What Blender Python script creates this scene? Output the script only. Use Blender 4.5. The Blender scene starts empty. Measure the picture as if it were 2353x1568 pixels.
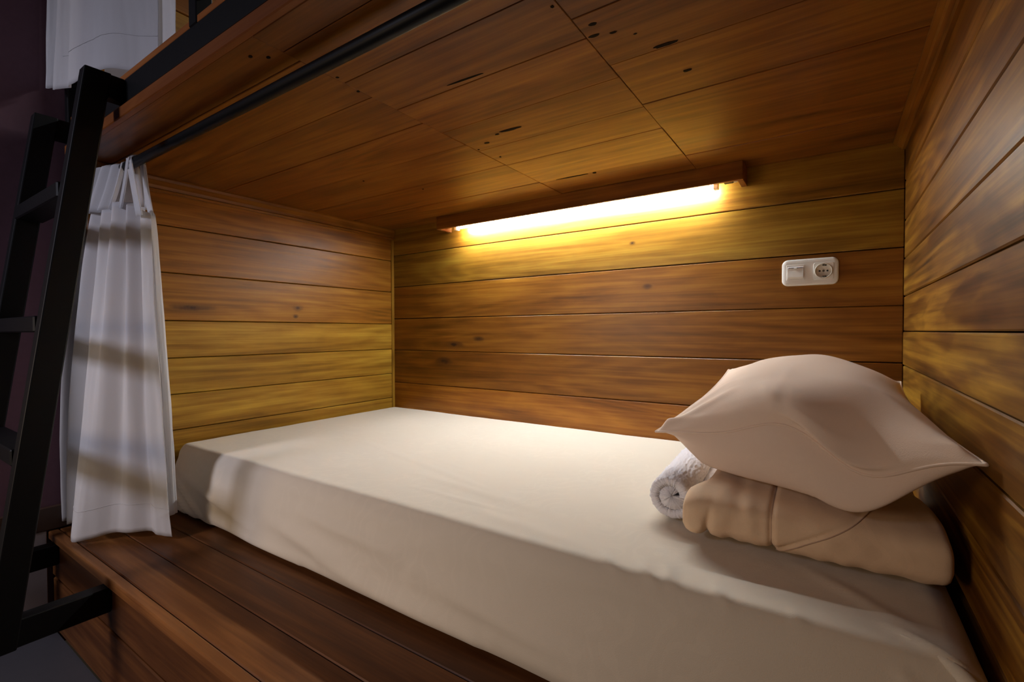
import bpy, bmesh, math, random
from mathutils import Vector, Matrix, noise

random.seed(7)
S = bpy.context.scene
COL = S.collection
PI = math.pi

# ------------------------------------------------------------------ camera
cam_d = bpy.data.cameras.new('camera')
cam = bpy.data.objects.new('camera', cam_d)
COL.objects.link(cam)
F_PX, YAW, PITCH, ROLL = 1095.284, 0.591649, -0.018794, -0.003416
cam_d.sensor_fit = 'HORIZONTAL'
cam_d.sensor_width = 36.0
cam_d.lens = 36.0 * F_PX / 2353.0
cam_d.clip_start = 0.02
fw = Vector((-math.sin(YAW) * math.cos(PITCH), math.cos(YAW) * math.cos(PITCH), math.sin(PITCH)))
rt = Vector((math.cos(YAW), math.sin(YAW), 0))
up = rt.cross(fw)
rt, up = rt * math.cos(ROLL) + up * math.sin(ROLL), up * math.cos(ROLL) - rt * math.sin(ROLL)
M = Matrix((rt, up, -fw)).transposed().to_4x4()
M.translation = Vector((1.84002, -1.66743, 0.58468))
cam.matrix_world = M
S.camera = cam

# ------------------------------------------------------------------ world, room light, exposure
world = bpy.data.worlds.new('room_ambient')
S.world = world
world.use_nodes = True
world.node_tree.nodes['Background'].inputs[0].default_value = (1.0, 0.72, 0.50, 1)
world.node_tree.nodes['Background'].inputs[1].default_value = 0.014


def area(name, loc, target, size, size_y, power, color):
    d = bpy.data.lights.new(name, 'AREA')
    d.shape = 'RECTANGLE'
    d.size, d.size_y, d.energy, d.color = size, size_y, power, color
    o = bpy.data.objects.new(name, d)
    o.location = loc
    o.rotation_euler = (Vector(target) - Vector(loc)).to_track_quat('-Z', 'Y').to_euler()
    COL.objects.link(o)
    return o


# cool light from the room beyond the bunk (a window / fixture across the aisle)
key = area('room_light', (0.15, -3.3, 1.55), (0.08, -1.18, 0.40), 0.42, 0.36, 5.2, (0.80, 0.81, 1.0))
key.data.spread = math.radians(80)
# added warm fill, low in the aisle, brightens mattress front; no lamp known there
fill = area('warm_fill_light', (0.30, -2.65, 0.62), (1.15, -1.05, -0.05), 0.8, 0.3, 2.9, (1.0, 0.73, 0.47))
fill.data.spread = math.radians(92)
# the upper bunk has its own lamp, out of the picture
pd = bpy.data.lights.new('upper_bunk_light', 'AREA')
pd.shape = 'RECTANGLE'
pd.size, pd.size_y, pd.energy, pd.color = 1.0, 0.03, 13.0, (0.92, 0.97, 1.0)
po = bpy.data.objects.new('upper_bunk_light', pd)
po.location = (0.95, -0.08, 2.10)
COL.objects.link(po)
TUBE_STRENGTH = 205.0
S.view_settings.view_transform = 'Standard'
S.view_settings.look = 'None'
S.view_settings.gamma = 1.0
S.view_settings.use_curve_mapping = False
S.view_settings.exposure = 0.0


# ------------------------------------------------------------------ helpers
def link(o, parent=None):
    COL.objects.link(o)
    if parent:
        o.parent = parent
    return o


def tag(o, label=None, cat=None, group=None, kind=None):
    if label: o['label'] = label
    if cat: o['category'] = cat
    if group: o['group'] = group
    if kind: o['kind'] = kind
    return o


def empty(name, loc=(0, 0, 0)):
    o = bpy.data.objects.new(name, None)
    o.empty_display_size = 0.05
    o.location = loc
    return link(o)


def mesh_obj(name, verts, faces, mat, parent=None, smooth=False, loc=None):
    me = bpy.data.meshes.new(name)
    me.from_pydata([tuple(v) for v in verts], [], faces)
    me.update()
    if mat: me.materials.append(mat)
    if smooth:
        for p in me.polygons: p.use_smooth = True
    o = bpy.data.objects.new(name, me)
    if loc: o.location = loc
    return link(o, parent)


def bm_obj(name, bm, mat, parent=None, smooth=False, loc=None):
    me = bpy.data.meshes.new(name)
    bmesh.ops.recalc_face_normals(bm, faces=bm.faces)
    bm.to_mesh(me)
    bm.free()
    if mat: me.materials.append(mat)
    if smooth:
        for p in me.polygons: p.use_smooth = True
    o = bpy.data.objects.new(name, me)
    if loc: o.location = loc
    return link(o, parent)


def box_bm(x0, x1, y0, y1, z0, z1, bev=0.0, seg=1):
    bm = bmesh.new()
    bmesh.ops.create_cube(bm, size=1.0)
    bmesh.ops.scale(bm, verts=bm.verts, vec=(x1 - x0, y1 - y0, z1 - z0))
    bmesh.ops.translate(bm, verts=bm.verts, vec=((x0 + x1) / 2, (y0 + y1) / 2, (z0 + z1) / 2))
    if bev > 0:
        bmesh.ops.bevel(bm, geom=bm.edges[:], offset=bev, segments=seg, affect='EDGES', profile=0.5)
    return bm


def box(name, x0, x1, y0, y1, z0, z1, mat, parent=None, bev=0.0, seg=1):
    return bm_obj(name, box_bm(x0, x1, y0, y1, z0, z1, bev, seg), mat, parent)


def prism(name, prof, axis, a0, a1, mat, parent=None, bev=0.0):
    """closed polygon PROF extruded along AXIS; prof holds the two other coordinates in xyz order"""
    bm = bmesh.new()
    def v(p, a):
        return {'x': (a, p[0], p[1]), 'y': (p[0], a, p[1]), 'z': (p[0], p[1], a)}[axis]
    lo = [bm.verts.new(v(p, a0)) for p in prof]
    hi = [bm.verts.new(v(p, a1)) for p in prof]
    n = len(prof)
    bm.faces.new(lo)
    bm.faces.new(hi[::-1])
    for i in range(n):
        bm.faces.new((lo[i], lo[(i + 1) % n], hi[(i + 1) % n], hi[i]))
    if bev > 0:
        bmesh.ops.bevel(bm, geom=bm.edges[:], offset=bev, segments=2, affect='EDGES', profile=0.5)
    return bm_obj(name, bm, mat, parent)


def tube(name, pts, r, mat, parent=None, n=12, closed=False):
    """swept round bar"""
    pts = [Vector(p) for p in pts]
    verts, faces = [], []
    m = len(pts)
    for i, p in enumerate(pts):
        if closed:
            t = pts[(i + 1) % m] - pts[i - 1]
        else:
            t = pts[min(i + 1, m - 1)] - pts[max(i - 1, 0)]
        t.normalize()
        a = t.orthogonal() if abs(t.z) > 0.9 else t.cross(Vector((0, 0, 1)))
        a.normalize()
        b = t.cross(a)
        for k in range(n):
            w = 2 * PI * k / n
            verts.append(p + (a * math.cos(w) + b * math.sin(w)) * r)
    for i in range(m if closed else m - 1):
        j = (i + 1) % m
        for k in range(n):
            l = (k + 1) % n
            faces.append((i * n + k, i * n + l, j * n + l, j * n + k))
    if not closed:
        faces.append(tuple(range(n))[::-1])
        faces.append(tuple((m - 1) * n + k for k in range(n)))
    return mesh_obj(name, verts, faces, mat, parent, smooth=True)


def grid_obj(name, rows, mat, parent=None, thick=0.0, closed_u=False):
    """surface through ROWS (lists of points)"""
    h, w = len(rows), len(rows[0])
    verts = [p for r in rows for p in r]
    faces = []
    for i in range(h - 1):
        for j in range(w if closed_u else w - 1):
            k = (j + 1) % w
            faces.append((i * w + j, i * w + k, (i + 1) * w + k, (i + 1) * w + j))
    o = mesh_obj(name, verts, faces, mat, parent, smooth=True)
    if thick:
        m = o.modifiers.new('cloth_thickness', 'SOLIDIFY')
        m.thickness = thick
        m.offset = 0
    return o


def spline(pts, t):
    """Catmull-Rom through pts, t in 0..1"""
    n = len(pts) - 1
    f = min(max(t, 0), 0.99999) * n
    i = int(f)
    u = f - i
    P = [Vector(pts[max(i - 1, 0)]), Vector(pts[i]), Vector(pts[i + 1]), Vector(pts[min(i + 2, n)])]
    return 0.5 * ((2 * P[1]) + (P[2] - P[0]) * u + (2 * P[0] - 5 * P[1] + 4 * P[2] - P[3]) * u * u
                  + (3 * P[1] - P[0] - 3 * P[2] + P[3]) * u ** 3)


def sm(a, b, x):
    t = min(max((x - a) / (b - a), 0), 1)
    return t * t * (3 - 2 * t)


def ns(x, y, z=0.0):
    return noise.noise(Vector((x, y, z)))


# ------------------------------------------------------------------ materials
def new_mat(name):
    m = bpy.data.materials.new(name)
    m.use_nodes = True
    nt = m.node_tree
    return m, nt, nt.nodes['Principled BSDF']


def plain(name, col, rough=0.6, spec=0.5, metal=0.0, bump=0.0, bscale=200.0, var=0.0):
    m, nt, b = new_mat(name)
    b.inputs['Base Color'].default_value = (*col, 1)
    b.inputs['Roughness'].default_value = rough
    b.inputs['Specular IOR Level'].default_value = spec
    b.inputs['Metallic'].default_value = metal
    tc = nt.nodes.new('ShaderNodeTexCoord')
    n = nt.nodes.new('ShaderNodeTexNoise')
    n.inputs['Scale'].default_value = bscale
    n.inputs['Detail'].default_value = 3
    nt.links.new(tc.outputs['Object'], n.inputs['Vector'])
    if bump:
        bp = nt.nodes.new('ShaderNodeBump')
        bp.inputs['Strength'].default_value = bump
        bp.inputs['Distance'].default_value = 0.001
        nt.links.new(n.outputs[0], bp.inputs['Height'])
        nt.links.new(bp.outputs[0], b.inputs['Normal'])
    if var:
        mx = nt.nodes.new('ShaderNodeMix')
        mx.data_type = 'RGBA'
        mx.inputs[6].default_value = (*[c * (1 - var) for c in col], 1)
        mx.inputs[7].default_value = (*[min(1, c * (1 + var)) for c in col], 1)
        nt.links.new(n.outputs[0], mx.inputs[0])
        nt.links.new(mx.outputs[2], b.inputs['Base Color'])
    return m


def wood(name, dark, mid, light, rough=0.42, knots=(), contrast=1.0, coat=0.05, heart=0.35, spec=0.22):
    """varnished wood, grain along object X.  Object colour: R seed, G yellow tint, B brightness.
    knots: (x, y, rx, ry) in object coordinates on the two large faces"""
    m, nt, b = new_mat(name)
    N, L = nt.nodes.new, nt.links.new

    def math_(op, a, c=None, clamp=False):
        n = N('ShaderNodeMath')
        n.operation = op
        n.use_clamp = clamp
        for i, q in enumerate((a, c)):
            if q is None: continue
            if isinstance(q, (int, float)): n.inputs[i].default_value = q
            else: L(q, n.inputs[i])
        return n.outputs[0]

    tc = N('ShaderNodeTexCoord')
    oi = N('ShaderNodeObjectInfo')
    sp = N('ShaderNodeSeparateColor')
    L(oi.outputs['Color'], sp.inputs[0])
    off = N('ShaderNodeCombineXYZ')
    L(math_('MULTIPLY', sp.outputs[0], 53.0), off.inputs[0])
    L(math_('MULTIPLY', sp.outputs[0], 29.0), off.inputs[1])
    L(math_('MULTIPLY', sp.outputs[0], 17.0), off.inputs[2])
    add = N('ShaderNodeVectorMath')
    add.operation = 'ADD'
    L(tc.outputs['Object'], add.inputs[0])
    L(off.outputs[0], add.inputs[1])
    # knots displace the grain and darken
    kd = None
    if knots:
        sx = N('ShaderNodeSeparateXYZ')
        L(tc.outputs['Object'], sx.inputs[0])
        wob = N('ShaderNodeTexNoise')
        wob.inputs['Scale'].default_value = 30
        L(tc.outputs['Object'], wob.inputs['Vector'])
        for (kx, ky, rx, ry) in knots:
            dx = math_('DIVIDE', math_('SUBTRACT', sx.outputs[0], kx), rx * 1.15)
            dy = math_('DIVIDE', math_('SUBTRACT', sx.outputs[1], ky), ry)
            d2 = math_('ADD', math_('MULTIPLY', dx, dx), math_('MULTIPLY', dy, dy))
            d2 = math_('ADD', d2, math_('MULTIPLY', math_('SUBTRACT', wob.outputs[0], 0.5), 1.1))
            g = math_('POWER', 2.718, math_('MULTIPLY', d2, -1.3))
            kd = g if kd is None else math_('ADD', kd, g)

    def tex(scale, detail, dist, rough_=0.55):
        mp = N('ShaderNodeMapping')
        mp.inputs['Scale'].default_value = scale
        L(add.outputs[0], mp.inputs['Vector'])
        n = N('ShaderNodeTexNoise')
        n.inputs['Scale'].default_value = 1.0
        n.inputs['Detail'].default_value = detail
        n.inputs['Roughness'].default_value = rough_
        n.inputs['Distortion'].default_value = dist
        L(mp.outputs[0], n.inputs['Vector'])
        return n.outputs[0]

    wide = tex((0.9, 7, 7), 2, 0.3)
    band = tex((1.6, 26, 26), 4, 0.9, 0.6)
    fine = tex((5, 170, 170), 3, 0.0, 0.6)
    streak = tex((1.1, 75, 75), 3, 0.5, 0.6)
    hw = tex((1.5, 9, 9), 3, 0.7)
    blot = tex((7, 13, 13), 3, 0.5)
    # cathedral rings
    mp = N('ShaderNodeMapping')
    mp.inputs['Scale'].default_value = (0.75, 6.5, 6.5)
    L(add.outputs[0], mp.inputs['Vector'])
    rn = N('ShaderNodeTexNoise')
    rn.inputs['Scale'].default_value = 1.0
    rn.inputs['Detail'].default_value = 1.0
    rn.inputs['Distortion'].default_value = 0.4
    L(mp.outputs[0], rn.inputs['Vector'])
    ph = math_('MULTIPLY', rn.outputs[0], 60.0)
    if kd is not None:
        ph = math_('ADD', ph, math_('MULTIPLY', kd, 9.0))
    ring = math_('ADD', math_('MULTIPLY', math_('SINE', ph), 0.5), 0.5)
    v = math_('MULTIPLY', wide, 0.34)
    v = math_('ADD', v, math_('MULTIPLY', band, 0.42))
    v = math_('ADD', v, math_('MULTIPLY', ring, 0.07))
    v = math_('ADD', v, math_('MULTIPLY', blot, 0.12))
    v = math_('ADD', v, math_('MULTIPLY', fine, 0.15))
    v = math_('ADD', v, math_('MULTIPLY', math_('SUBTRACT', streak, 0.5), 0.30))
    v = math_('ADD', math_('MULTIPLY', math_('SUBTRACT', v, 0.55), 1.55 * contrast), 0.5)
    ramp = N('ShaderNodeValToRGB')
    ramp.color_ramp.elements[0].position = 0.14
    ramp.color_ramp.elements[0].color = (*dark, 1)
    ramp.color_ramp.elements[1].position = 0.86
    ramp.color_ramp.elements[1].color = (*light, 1)
    e = ramp.color_ramp.elements.new(0.48)
    e.color = (*mid, 1)
    L(v, ramp.inputs[0])
    # irregular darker heartwood figure with fairly crisp borders
    hr = N('ShaderNodeValToRGB')
    hr.color_ramp.elements[0].position = 0.50
    hr.color_ramp.elements[1].position = 0.575
    L(hw, hr.inputs[0])
    hm = N('ShaderNodeMix')
    hm.data_type = 'RGBA'
    hm.blend_type = 'MULTIPLY'
    hm.inputs[7].default_value = (0.55, 0.46, 0.42, 1)
    L(math_('MULTIPLY', hr.outputs[0], heart), hm.inputs[0])
    L(ramp.outputs[0], hm.inputs[6])
    col = hm.outputs[2]
    # yellow tint by object colour G
    ty = N('ShaderNodeMix')
    ty.data_type = 'RGBA'
    ty.blend_type = 'MULTIPLY'
    ty.inputs[7].default_value = (1.10, 1.60, 2.0, 1)
    L(sp.outputs[1], ty.inputs[0])
    L(col, ty.inputs[6])
    br = N('ShaderNodeVectorMath')
    br.operation = 'SCALE'
    L(ty.outputs[2], br.inputs[0])
    L(sp.outputs[2], br.inputs['Scale'])
    out = br.outputs[0]
    if kd is not None:
        mk = N('ShaderNodeMix')
        mk.data_type = 'RGBA'
        mk.inputs[7].default_value = (0.035, 0.012, 0.006, 1)
        L(math_('MULTIPLY', kd, 0.95, True), mk.inputs[0])
        L(out, mk.inputs[6])
        out = mk.outputs[2]
    L(out, b.inputs['Base Color'])
    bp = N('ShaderNodeBump')
    bp.inputs['Strength'].default_value = 0.25
    bp.inputs['Distance'].default_value = 0.0012
    L(math_('ADD', math_('MULTIPLY', fine, 0.4), band), bp.inputs['Height'])
    L(bp.outputs[0], b.inputs['Normal'])
    L(math_('ADD', math_('MULTIPLY', band, 0.16), rough - 0.08), b.inputs['Roughness'])
    b.inputs['Specular IOR Level'].default_value = spec
    b.inputs['Coat Weight'].default_value = coat
    b.inputs['Coat Roughness'].default_value = 0.3
    return m


BR_D, BR_M, BR_L = (0.080, 0.024, 0.0022), (0.250, 0.086, 0.0068), (0.44, 0.185, 0.018)
WOOD = wood('varnished_teak', BR_D, BR_M, BR_L)
CEIL = wood('ceiling_teak', (0.065, 0.018, 0.0022), (0.185, 0.057, 0.0062), (0.33, 0.125, 0.014), rough=0.40)
DECK = wood('platform_teak', (0.045, 0.014, 0.004), (0.110, 0.038, 0.0105), (0.21, 0.080, 0.022), rough=0.46, coat=0.05)
EDGE = wood('edge_teak', (0.16, 0.045, 0.010), (0.28, 0.085, 0.018), (0.38, 0.13, 0.030), rough=0.45)
GAP = plain('joint_shadow_board', (0.020, 0.009, 0.004), 0.9, 0.1)
BLACK = plain('black_steel', (0.0035, 0.0035, 0.004), 0.5, 0.22, bump=0.15, bscale=90)
RODM = plain('black_rod_paint', (0.0035, 0.004, 0.005), 0.45, 0.2, bump=0.05)
WHITE_PLASTIC = plain('white_plastic', (0.78, 0.76, 0.72), 0.28, 0.5)
DARK_HOLE = plain('dark_hole', (0.012, 0.011, 0.010), 0.6)
BRASS = plain('earth_clip_metal', (0.25, 0.22, 0.17), 0.35, metal=1.0)
PURPLE = plain('purple_paint', (0.15, 0.075, 0.098), 0.7, 0.3, bump=0.2, bscale=60, var=0.12)
SKIRT = plain('pale_wall_tile', (0.45, 0.39, 0.38), 0.4, 0.5, var=0.04, bscale=8)
FLOORM = plain('grey_floor', (0.075, 0.075, 0.088), 0.42, 0.5, bump=0.1, bscale=40, var=0.06)


def cloth(name, col, trans=0.0, rough=0.85, pattern=0.0, weave=0.25):
    m, nt, b = new_mat(name)
    N, L = nt.nodes.new, nt.links.new
    b.inputs['Base Color'].default_value = (*col, 1)
    b.inputs['Roughness'].default_value = rough
    b.inputs['Specular IOR Level'].default_value = 0.2
    b.inputs['Sheen Weight'].default_value = 0.12
    b.inputs['Sheen Roughness'].default_value = 0.5
    tc = N('ShaderNodeTexCoord')
    n = N('ShaderNodeTexNoise')
    n.inputs['Scale'].default_value = 700
    n.inputs['Detail'].default_value = 2
    L(tc.outputs['Object'], n.inputs['Vector'])
    n2 = N('ShaderNodeTexNoise')
    n2.inputs['Scale'].default_value = 9
    n2.inputs['Detail'].default_value = 4
    n2.inputs['Distortion'].default_value = 0.8
    L(tc.outputs['Object'], n2.inputs['Vector'])
    a = N('ShaderNodeMath')
    a.operation = 'MULTIPLY_ADD'
    L(n2.outputs[0], a.inputs[0])
    a.inputs[1].default_value = 3.0
    L(n.outputs[0], a.inputs[2])
    bp = N('ShaderNodeBump')
    bp.inputs['Strength'].default_value = weave
    bp.inputs['Distance'].default_value = 0.0012
    L(a.outputs[0], bp.inputs['Height'])
    L(bp.outputs[0], b.inputs['Normal'])
    if pattern:
        # tone-on-tone damask scrolls
        w = N('ShaderNodeTexWave')
        w.wave_type = 'RINGS'
        w.rings_direction = 'SPHERICAL'
        w.inputs['Scale'].default_value = 9.0
        w.inputs['Distortion'].default_value = 14.0
        w.inputs['Detail'].default_value = 1.0
        w.inputs['Detail Scale'].default_value = 1.6
        L(tc.outputs['Object'], w.inputs['Vector'])
        cr = N('ShaderNodeValToRGB')
        cr.color_ramp.elements[0].position = 0.72
        cr.color_ramp.elements[1].position = 0.80
        L(w.outputs[0], cr.inputs[0])
        vo = N('ShaderNodeTexNoise')
        vo.inputs['Scale'].default_value = 3.5
        L(tc.outputs['Object'], vo.inputs['Vector'])
        c2 = N('ShaderNodeValToRGB')
        c2.color_ramp.elements[0].position = 0.48
        c2.color_ramp.elements[1].position = 0.56
        L(vo.outputs[0], c2.inputs[0])
        mu = N('ShaderNodeMath')
        mu.operation = 'MULTIPLY'
        L(cr.outputs[0], mu.inputs[0])
        L(c2.outputs[0], mu.inputs[1])
        mx = N('ShaderNodeMix')
        mx.data_type = 'RGBA'
        mx.inputs[6].default_value = (*col, 1)
        mx.inputs[7].default_value = (*[min(1, c * (1 + pattern)) for c in col], 1)
        L(mu.outputs[0], mx.inputs[0])
        L(mx.outputs[2], b.inputs['Base Color'])
    if trans:
        t = N('ShaderNodeBsdfTranslucent')
        t.inputs[0].default_value = (*col, 1)
        ms = N('ShaderNodeMixShader')
        ms.inputs[0].default_value = trans
        L(b.outputs[0], ms.inputs[1])
        L(t.outputs[0], ms.inputs[2])
        L(ms.outputs[0], nt.nodes['Material Output'].inputs[0])
    return m


SHEET = cloth('cream_sheet', (0.72, 0.65, 0.54), pattern=0.022)
CASE = cloth('peach_pillowcase', (0.76, 0.60, 0.485), weave=0.2)
QUILT = cloth('peach_quilt', (0.74, 0.54, 0.36), pattern=0.03)
CURT = cloth('white_curtain', (0.80, 0.79, 0.80), trans=0.48)
TERRY = cloth('white_terry', (0.88, 0.87, 0.93), rough=0.95, weave=1.0)
THREAD = cloth('stitch_thread', (0.50, 0.34, 0.24))

# ------------------------------------------------------------------ the setting
L_, H_, YF = 2.0, 1.098, -1.27       # bunk length, ceiling height above platform, platform front
FLOOR = -0.30


def paint(o, tint=0.0, bright=1.0):
    o.color = (random.random(), tint, bright, 1)
    return o


def plank(parent, length, width, thick, loc, rot, mat, tint=0.0, bright=1.0, name='plank', bev=0.0022, gap=0.0022):
    """board with local X along its length, local Y across, local Z the thickness; origin at its centre"""
    o = bm_obj(name, box_bm(-length / 2, length / 2, -width / 2 + gap / 2, width / 2 - gap / 2, -thick / 2, thick / 2, bev, 1), mat, parent)
    o.location = loc
    o.rotation_euler = rot
    return paint(o, tint, bright)


T = 0.018
# back wall: planks run along x, face towards -y
wb = tag(box('wall_back', -0.06, 2.06, T, T + 0.03, -0.02, 2.10, GAP), 'back wall of the bunk clad in horizontal varnished planks', kind='structure')
bz = [0.0, 0.187, 0.3345, 0.4965, 0.6535, 0.812, 0.970, H_ + 0.02, 1.28, 1.44, 1.60, 1.76, 1.93, 2.10]
BACKW = wood('varnished_back_teak', BR_D, BR_M, BR_L, rough=0.36, coat=0.12, spec=0.30)
KN_BACK = {
    2: wood('teak_knot_low', BR_D, BR_M, BR_L, rough=0.36, coat=0.12, spec=0.30, knots=[(0.336 - 1.0, 0.035, 0.045, 0.020)]),
    3: wood('teak_knot_left', BR_D, BR_M, BR_L, rough=0.36, coat=0.12, spec=0.30, knots=[(0.542 - 1.0, -0.020, 0.030, 0.012), (0.40 - 1.0, -0.045, 0.040, 0.014)]),
    4: wood('teak_knot_mid', BR_D, BR_M, BR_L, rough=0.36, coat=0.12, spec=0.30, knots=[(1.296 - 1.0, 0.012, 0.016, 0.010)]),
    5: wood('teak_knot_top', BR_D, BR_M, BR_L, rough=0.36, coat=0.12, spec=0.30, knots=[(1.242 - 1.0, 0.012, 0.008, 0.006)]),
}
tints = [0.05, 0.05, 0.05, 0.05, 0.12, 0.85, 0.55] + [0.1] * 6
brights = [1.2, 1.25, 0.84, 0.82, 0.86, 0.84, 0.95] + [0.9] * 6
for i in range(13):
    z0, z1 = bz[i], bz[i + 1]
    plank(wb, 2.0, z1 - z0, T, (1.0, T / 2 + random.uniform(-.0008, .0008), (z0 + z1) / 2),
          (PI / 2, random.uniform(-.0006, .0006), 0), KN_BACK.get(i, BACKW), tints[i], brights[i])

# left end wall, planks along y, face towards +x (goes on up past the upper bunk)
wl = tag(box('wall_left', -T - 0.03, -T, -1.19, 0.05, -0.02, 2.1, GAP), 'left end wall of the bunks clad in horizontal planks', kind='structure')
lz = [0.0, 0.135, 0.2564, 0.3778, 0.5007, 0.6268, 0.787, 0.943, H_ + 0.01, 1.21, 1.36, 1.515, 1.67, 1.83, 2.0, 2.1]
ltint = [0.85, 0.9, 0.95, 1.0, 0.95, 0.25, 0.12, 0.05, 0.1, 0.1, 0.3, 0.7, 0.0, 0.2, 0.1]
# local X -> world y, local Y -> world z, local Z -> world x
RL = (PI / 2, 0, PI / 2)
kn_l = wood('teak_knot_left_wall', BR_D, BR_M, BR_L, knots=[(-0.916 + 0.595, -0.035, 0.060, 0.016), (-0.519 + 0.595, -0.020, 0.016, 0.011), (-0.53 + 0.595, -0.055, 0.010, 0.008)])
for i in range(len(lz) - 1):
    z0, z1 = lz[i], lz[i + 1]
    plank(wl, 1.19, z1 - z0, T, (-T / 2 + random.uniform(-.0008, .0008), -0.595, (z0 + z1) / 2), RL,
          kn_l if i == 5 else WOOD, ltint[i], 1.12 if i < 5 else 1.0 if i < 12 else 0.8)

# right end wall, planks along y, face towards -x
wr = tag(box('wall_right', L_ + T, L_ + T + 0.03, -1.72, 0.05, FLOOR, 1.20, GAP), 'right end wall of the bunk clad in streaky planks', kind='structure')
rz = [-0.29, -0.20, -0.10, 0.0, 0.102, 0.203, 0.304, 0.4024, 0.4909, 0.5828, 0.6782, 0.7798, 0.8828, 0.9896, H_ + 0.02]
rtint = [0.2, 0.2, 0.2, 0.2, 0.3, 0.3, 0.45, 0.55, 0.5, 0.35, 0.45, 0.35, 0.2, 0.15]
WOODR = wood('streaky_teak', (0.05, 0.017, 0.0026), (0.22, 0.078, 0.0085), (0.46, 0.205, 0.020), contrast=1.35, heart=0.95)
for i in range(len(rz) - 1):
    z0, z1 = rz[i], rz[i + 1]
    plank(wr, 1.71, z1 - z0, T, (L_ + T / 2 + random.uniform(-.0010, .0010), -0.855, (z0 + z1) / 2 + 0.0),
          (PI / 2, 0, -PI / 2), WOODR, rtint[i], 0.95)

# ceiling of the lower bunk = underside boards of the upper bunk
ce = tag(box('ceiling', -0.01, 2.03, -1.225, 0.03, H_ + T, H_ + T + 0.025, GAP), 'plank ceiling under the upper bunk', kind='structure')
XA, XB = 1.003, 1.480


def ceil_run(x0, x1, ys, tint, bright):
    for i in range(len(ys) - 1):
        y0, y1 = ys[i], ys[i + 1]
        plank(ce, x1 - x0 - 0.0008, y1 - y0, T, ((x0 + x1) / 2, (y0 + y1) / 2, H_ + T / 2 + random.uniform(-.0011, .0008)),
              (PI, random.uniform(-.0008, .0008), 0), CEIL, tint[i % len(tint)], bright[i % len(bright)], bev=0.0011, gap=0.0012)


ceil_run(0.0, XA, [-1.225, -1.134, -0.966, -0.81, -0.645, -0.455, -0.25, -0.06, 0.0], [0, .1, .05, .0, .1], [0.95, 1.0, 0.92, 1.05, 1.0])
ceil_run(XA, XB, [-1.225, -1.168, -1.038, -0.895, -0.741, -0.588, -0.45, -0.24, 0.0], [.0, .1, .05, .0, .1, .25, .3], [0.95, 1.05, 0.92, 1.0, 0.95, 1.12, 1.1])
ceil_run(XB, L_, [-1.225, -1.11, -0.954, -0.791, -0.60, -0.45, -0.22, 0.0], [.0, .05, 0, .1], [0.9, 0.95, 0.85, 1.0])

# dark open cracks and nail holes in the ceiling boards
crack = plain('dark_crack_filler', (0.012, 0.007, 0.004), 0.9, 0.1)


def blotch(px, py, lx, ly, rot):
    n = 14
    vs = []
    for k in range(n):
        w = 2 * PI * k / n
        r = 1 + 0.35 * ns(px * 40 + math.cos(w) * 2, py * 40 + math.sin(w) * 2)
        x, y = lx * math.cos(w) * r, ly * math.sin(w) * r
        vs.append((x * math.cos(rot) - y * math.sin(rot), x * math.sin(rot) + y * math.cos(rot)))
    o = prism('wood_defect', vs, 'z', -0.0006, 0.0008, crack, ce)
    o.location = (px, py, H_ - 0.0008)
    return o


for (px, py, lx, ly) in [(1.16, -0.66, 0.030, 0.005), (1.115, -0.655, 0.006, 0.003), (1.06, -0.625, 0.008, 0.004),
                         (1.20, -0.235, 0.006, 0.006), (1.12, -0.24, 0.05, 0.003), (1.590, -0.80, 0.022, 0.005),
                         (1.494, -0.895, 0.010, 0.004), (1.525, -0.885, 0.006, 0.003), (1.555, -0.86, 0.003, 0.002),
                         (1.505, -0.925, 0.007, 0.004), (1.012, -1.06, 0.004, 0.003), (1.000, -1.00, 0.004, 0.003),
                         (1.012, -0.60, 0.003, 0.003), (1.03, -0.52, 0.003, 0.003), (1.60, -0.69, 0.008, 0.004),
                         (0.94, -1.195, 0.004, 0.003), (0.965, -1.175, 0.004, 0.003), (1.22, -0.91, 0.045, 0.003),
                         (1.47, -1.0, 0.003, 0.003), (0.62, -0.42, 0.003, 0.003), (0.52, -0.60, 0.003, 0.003)]:
    blotch(px, py, lx, ly, 0.04)

# ceiling mouldings (stepped profiles)
def trim(name, prof, length, x0, label, bright):
    o = paint(prism(name, prof, 'x', 0.0, length, WOOD), 0.0, bright)
    o.location = (x0, 0, 0)
    o.rotation_euler = (0, 0, -PI / 2)          # local X runs out along world -Y, local Y is world X
    return tag(o, label, kind='structure')


trim('trim_1', [(0.0, H_ - 0.050), (0.006, H_ - 0.050), (0.007, H_ - 0.042), (0.004, H_ - 0.039), (0.010, H_ - 0.030),
                (0.012, H_ - 0.014), (0.016, H_ - 0.006), (0.016, H_), (0.0, H_)], 1.19, 0.0,
     'stepped wooden moulding along the left wall under the ceiling', 0.85)
trim('trim_2', [(0, H_ - 0.024), (-0.007, H_ - 0.024), (-0.009, H_ - 0.017), (-0.016, H_ - 0.015),
                (-0.018, H_ - 0.008), (-0.027, H_ - 0.006), (-0.027, H_), (0, H_)], 1.225, L_,
     'stepped wooden moulding along the right wall under the ceiling', 0.8)
t3 = paint(box('trim_3', 0.0, H_ - 0.05, -0.016, 0.0, -0.006, 0.0, WOOD, None, 0.0015), 0.9, 1.0)
t3.rotation_euler = (0, -PI / 2, 0)
tag(t3, 'thin vertical corner strip between the left and back walls', kind='structure')

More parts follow.
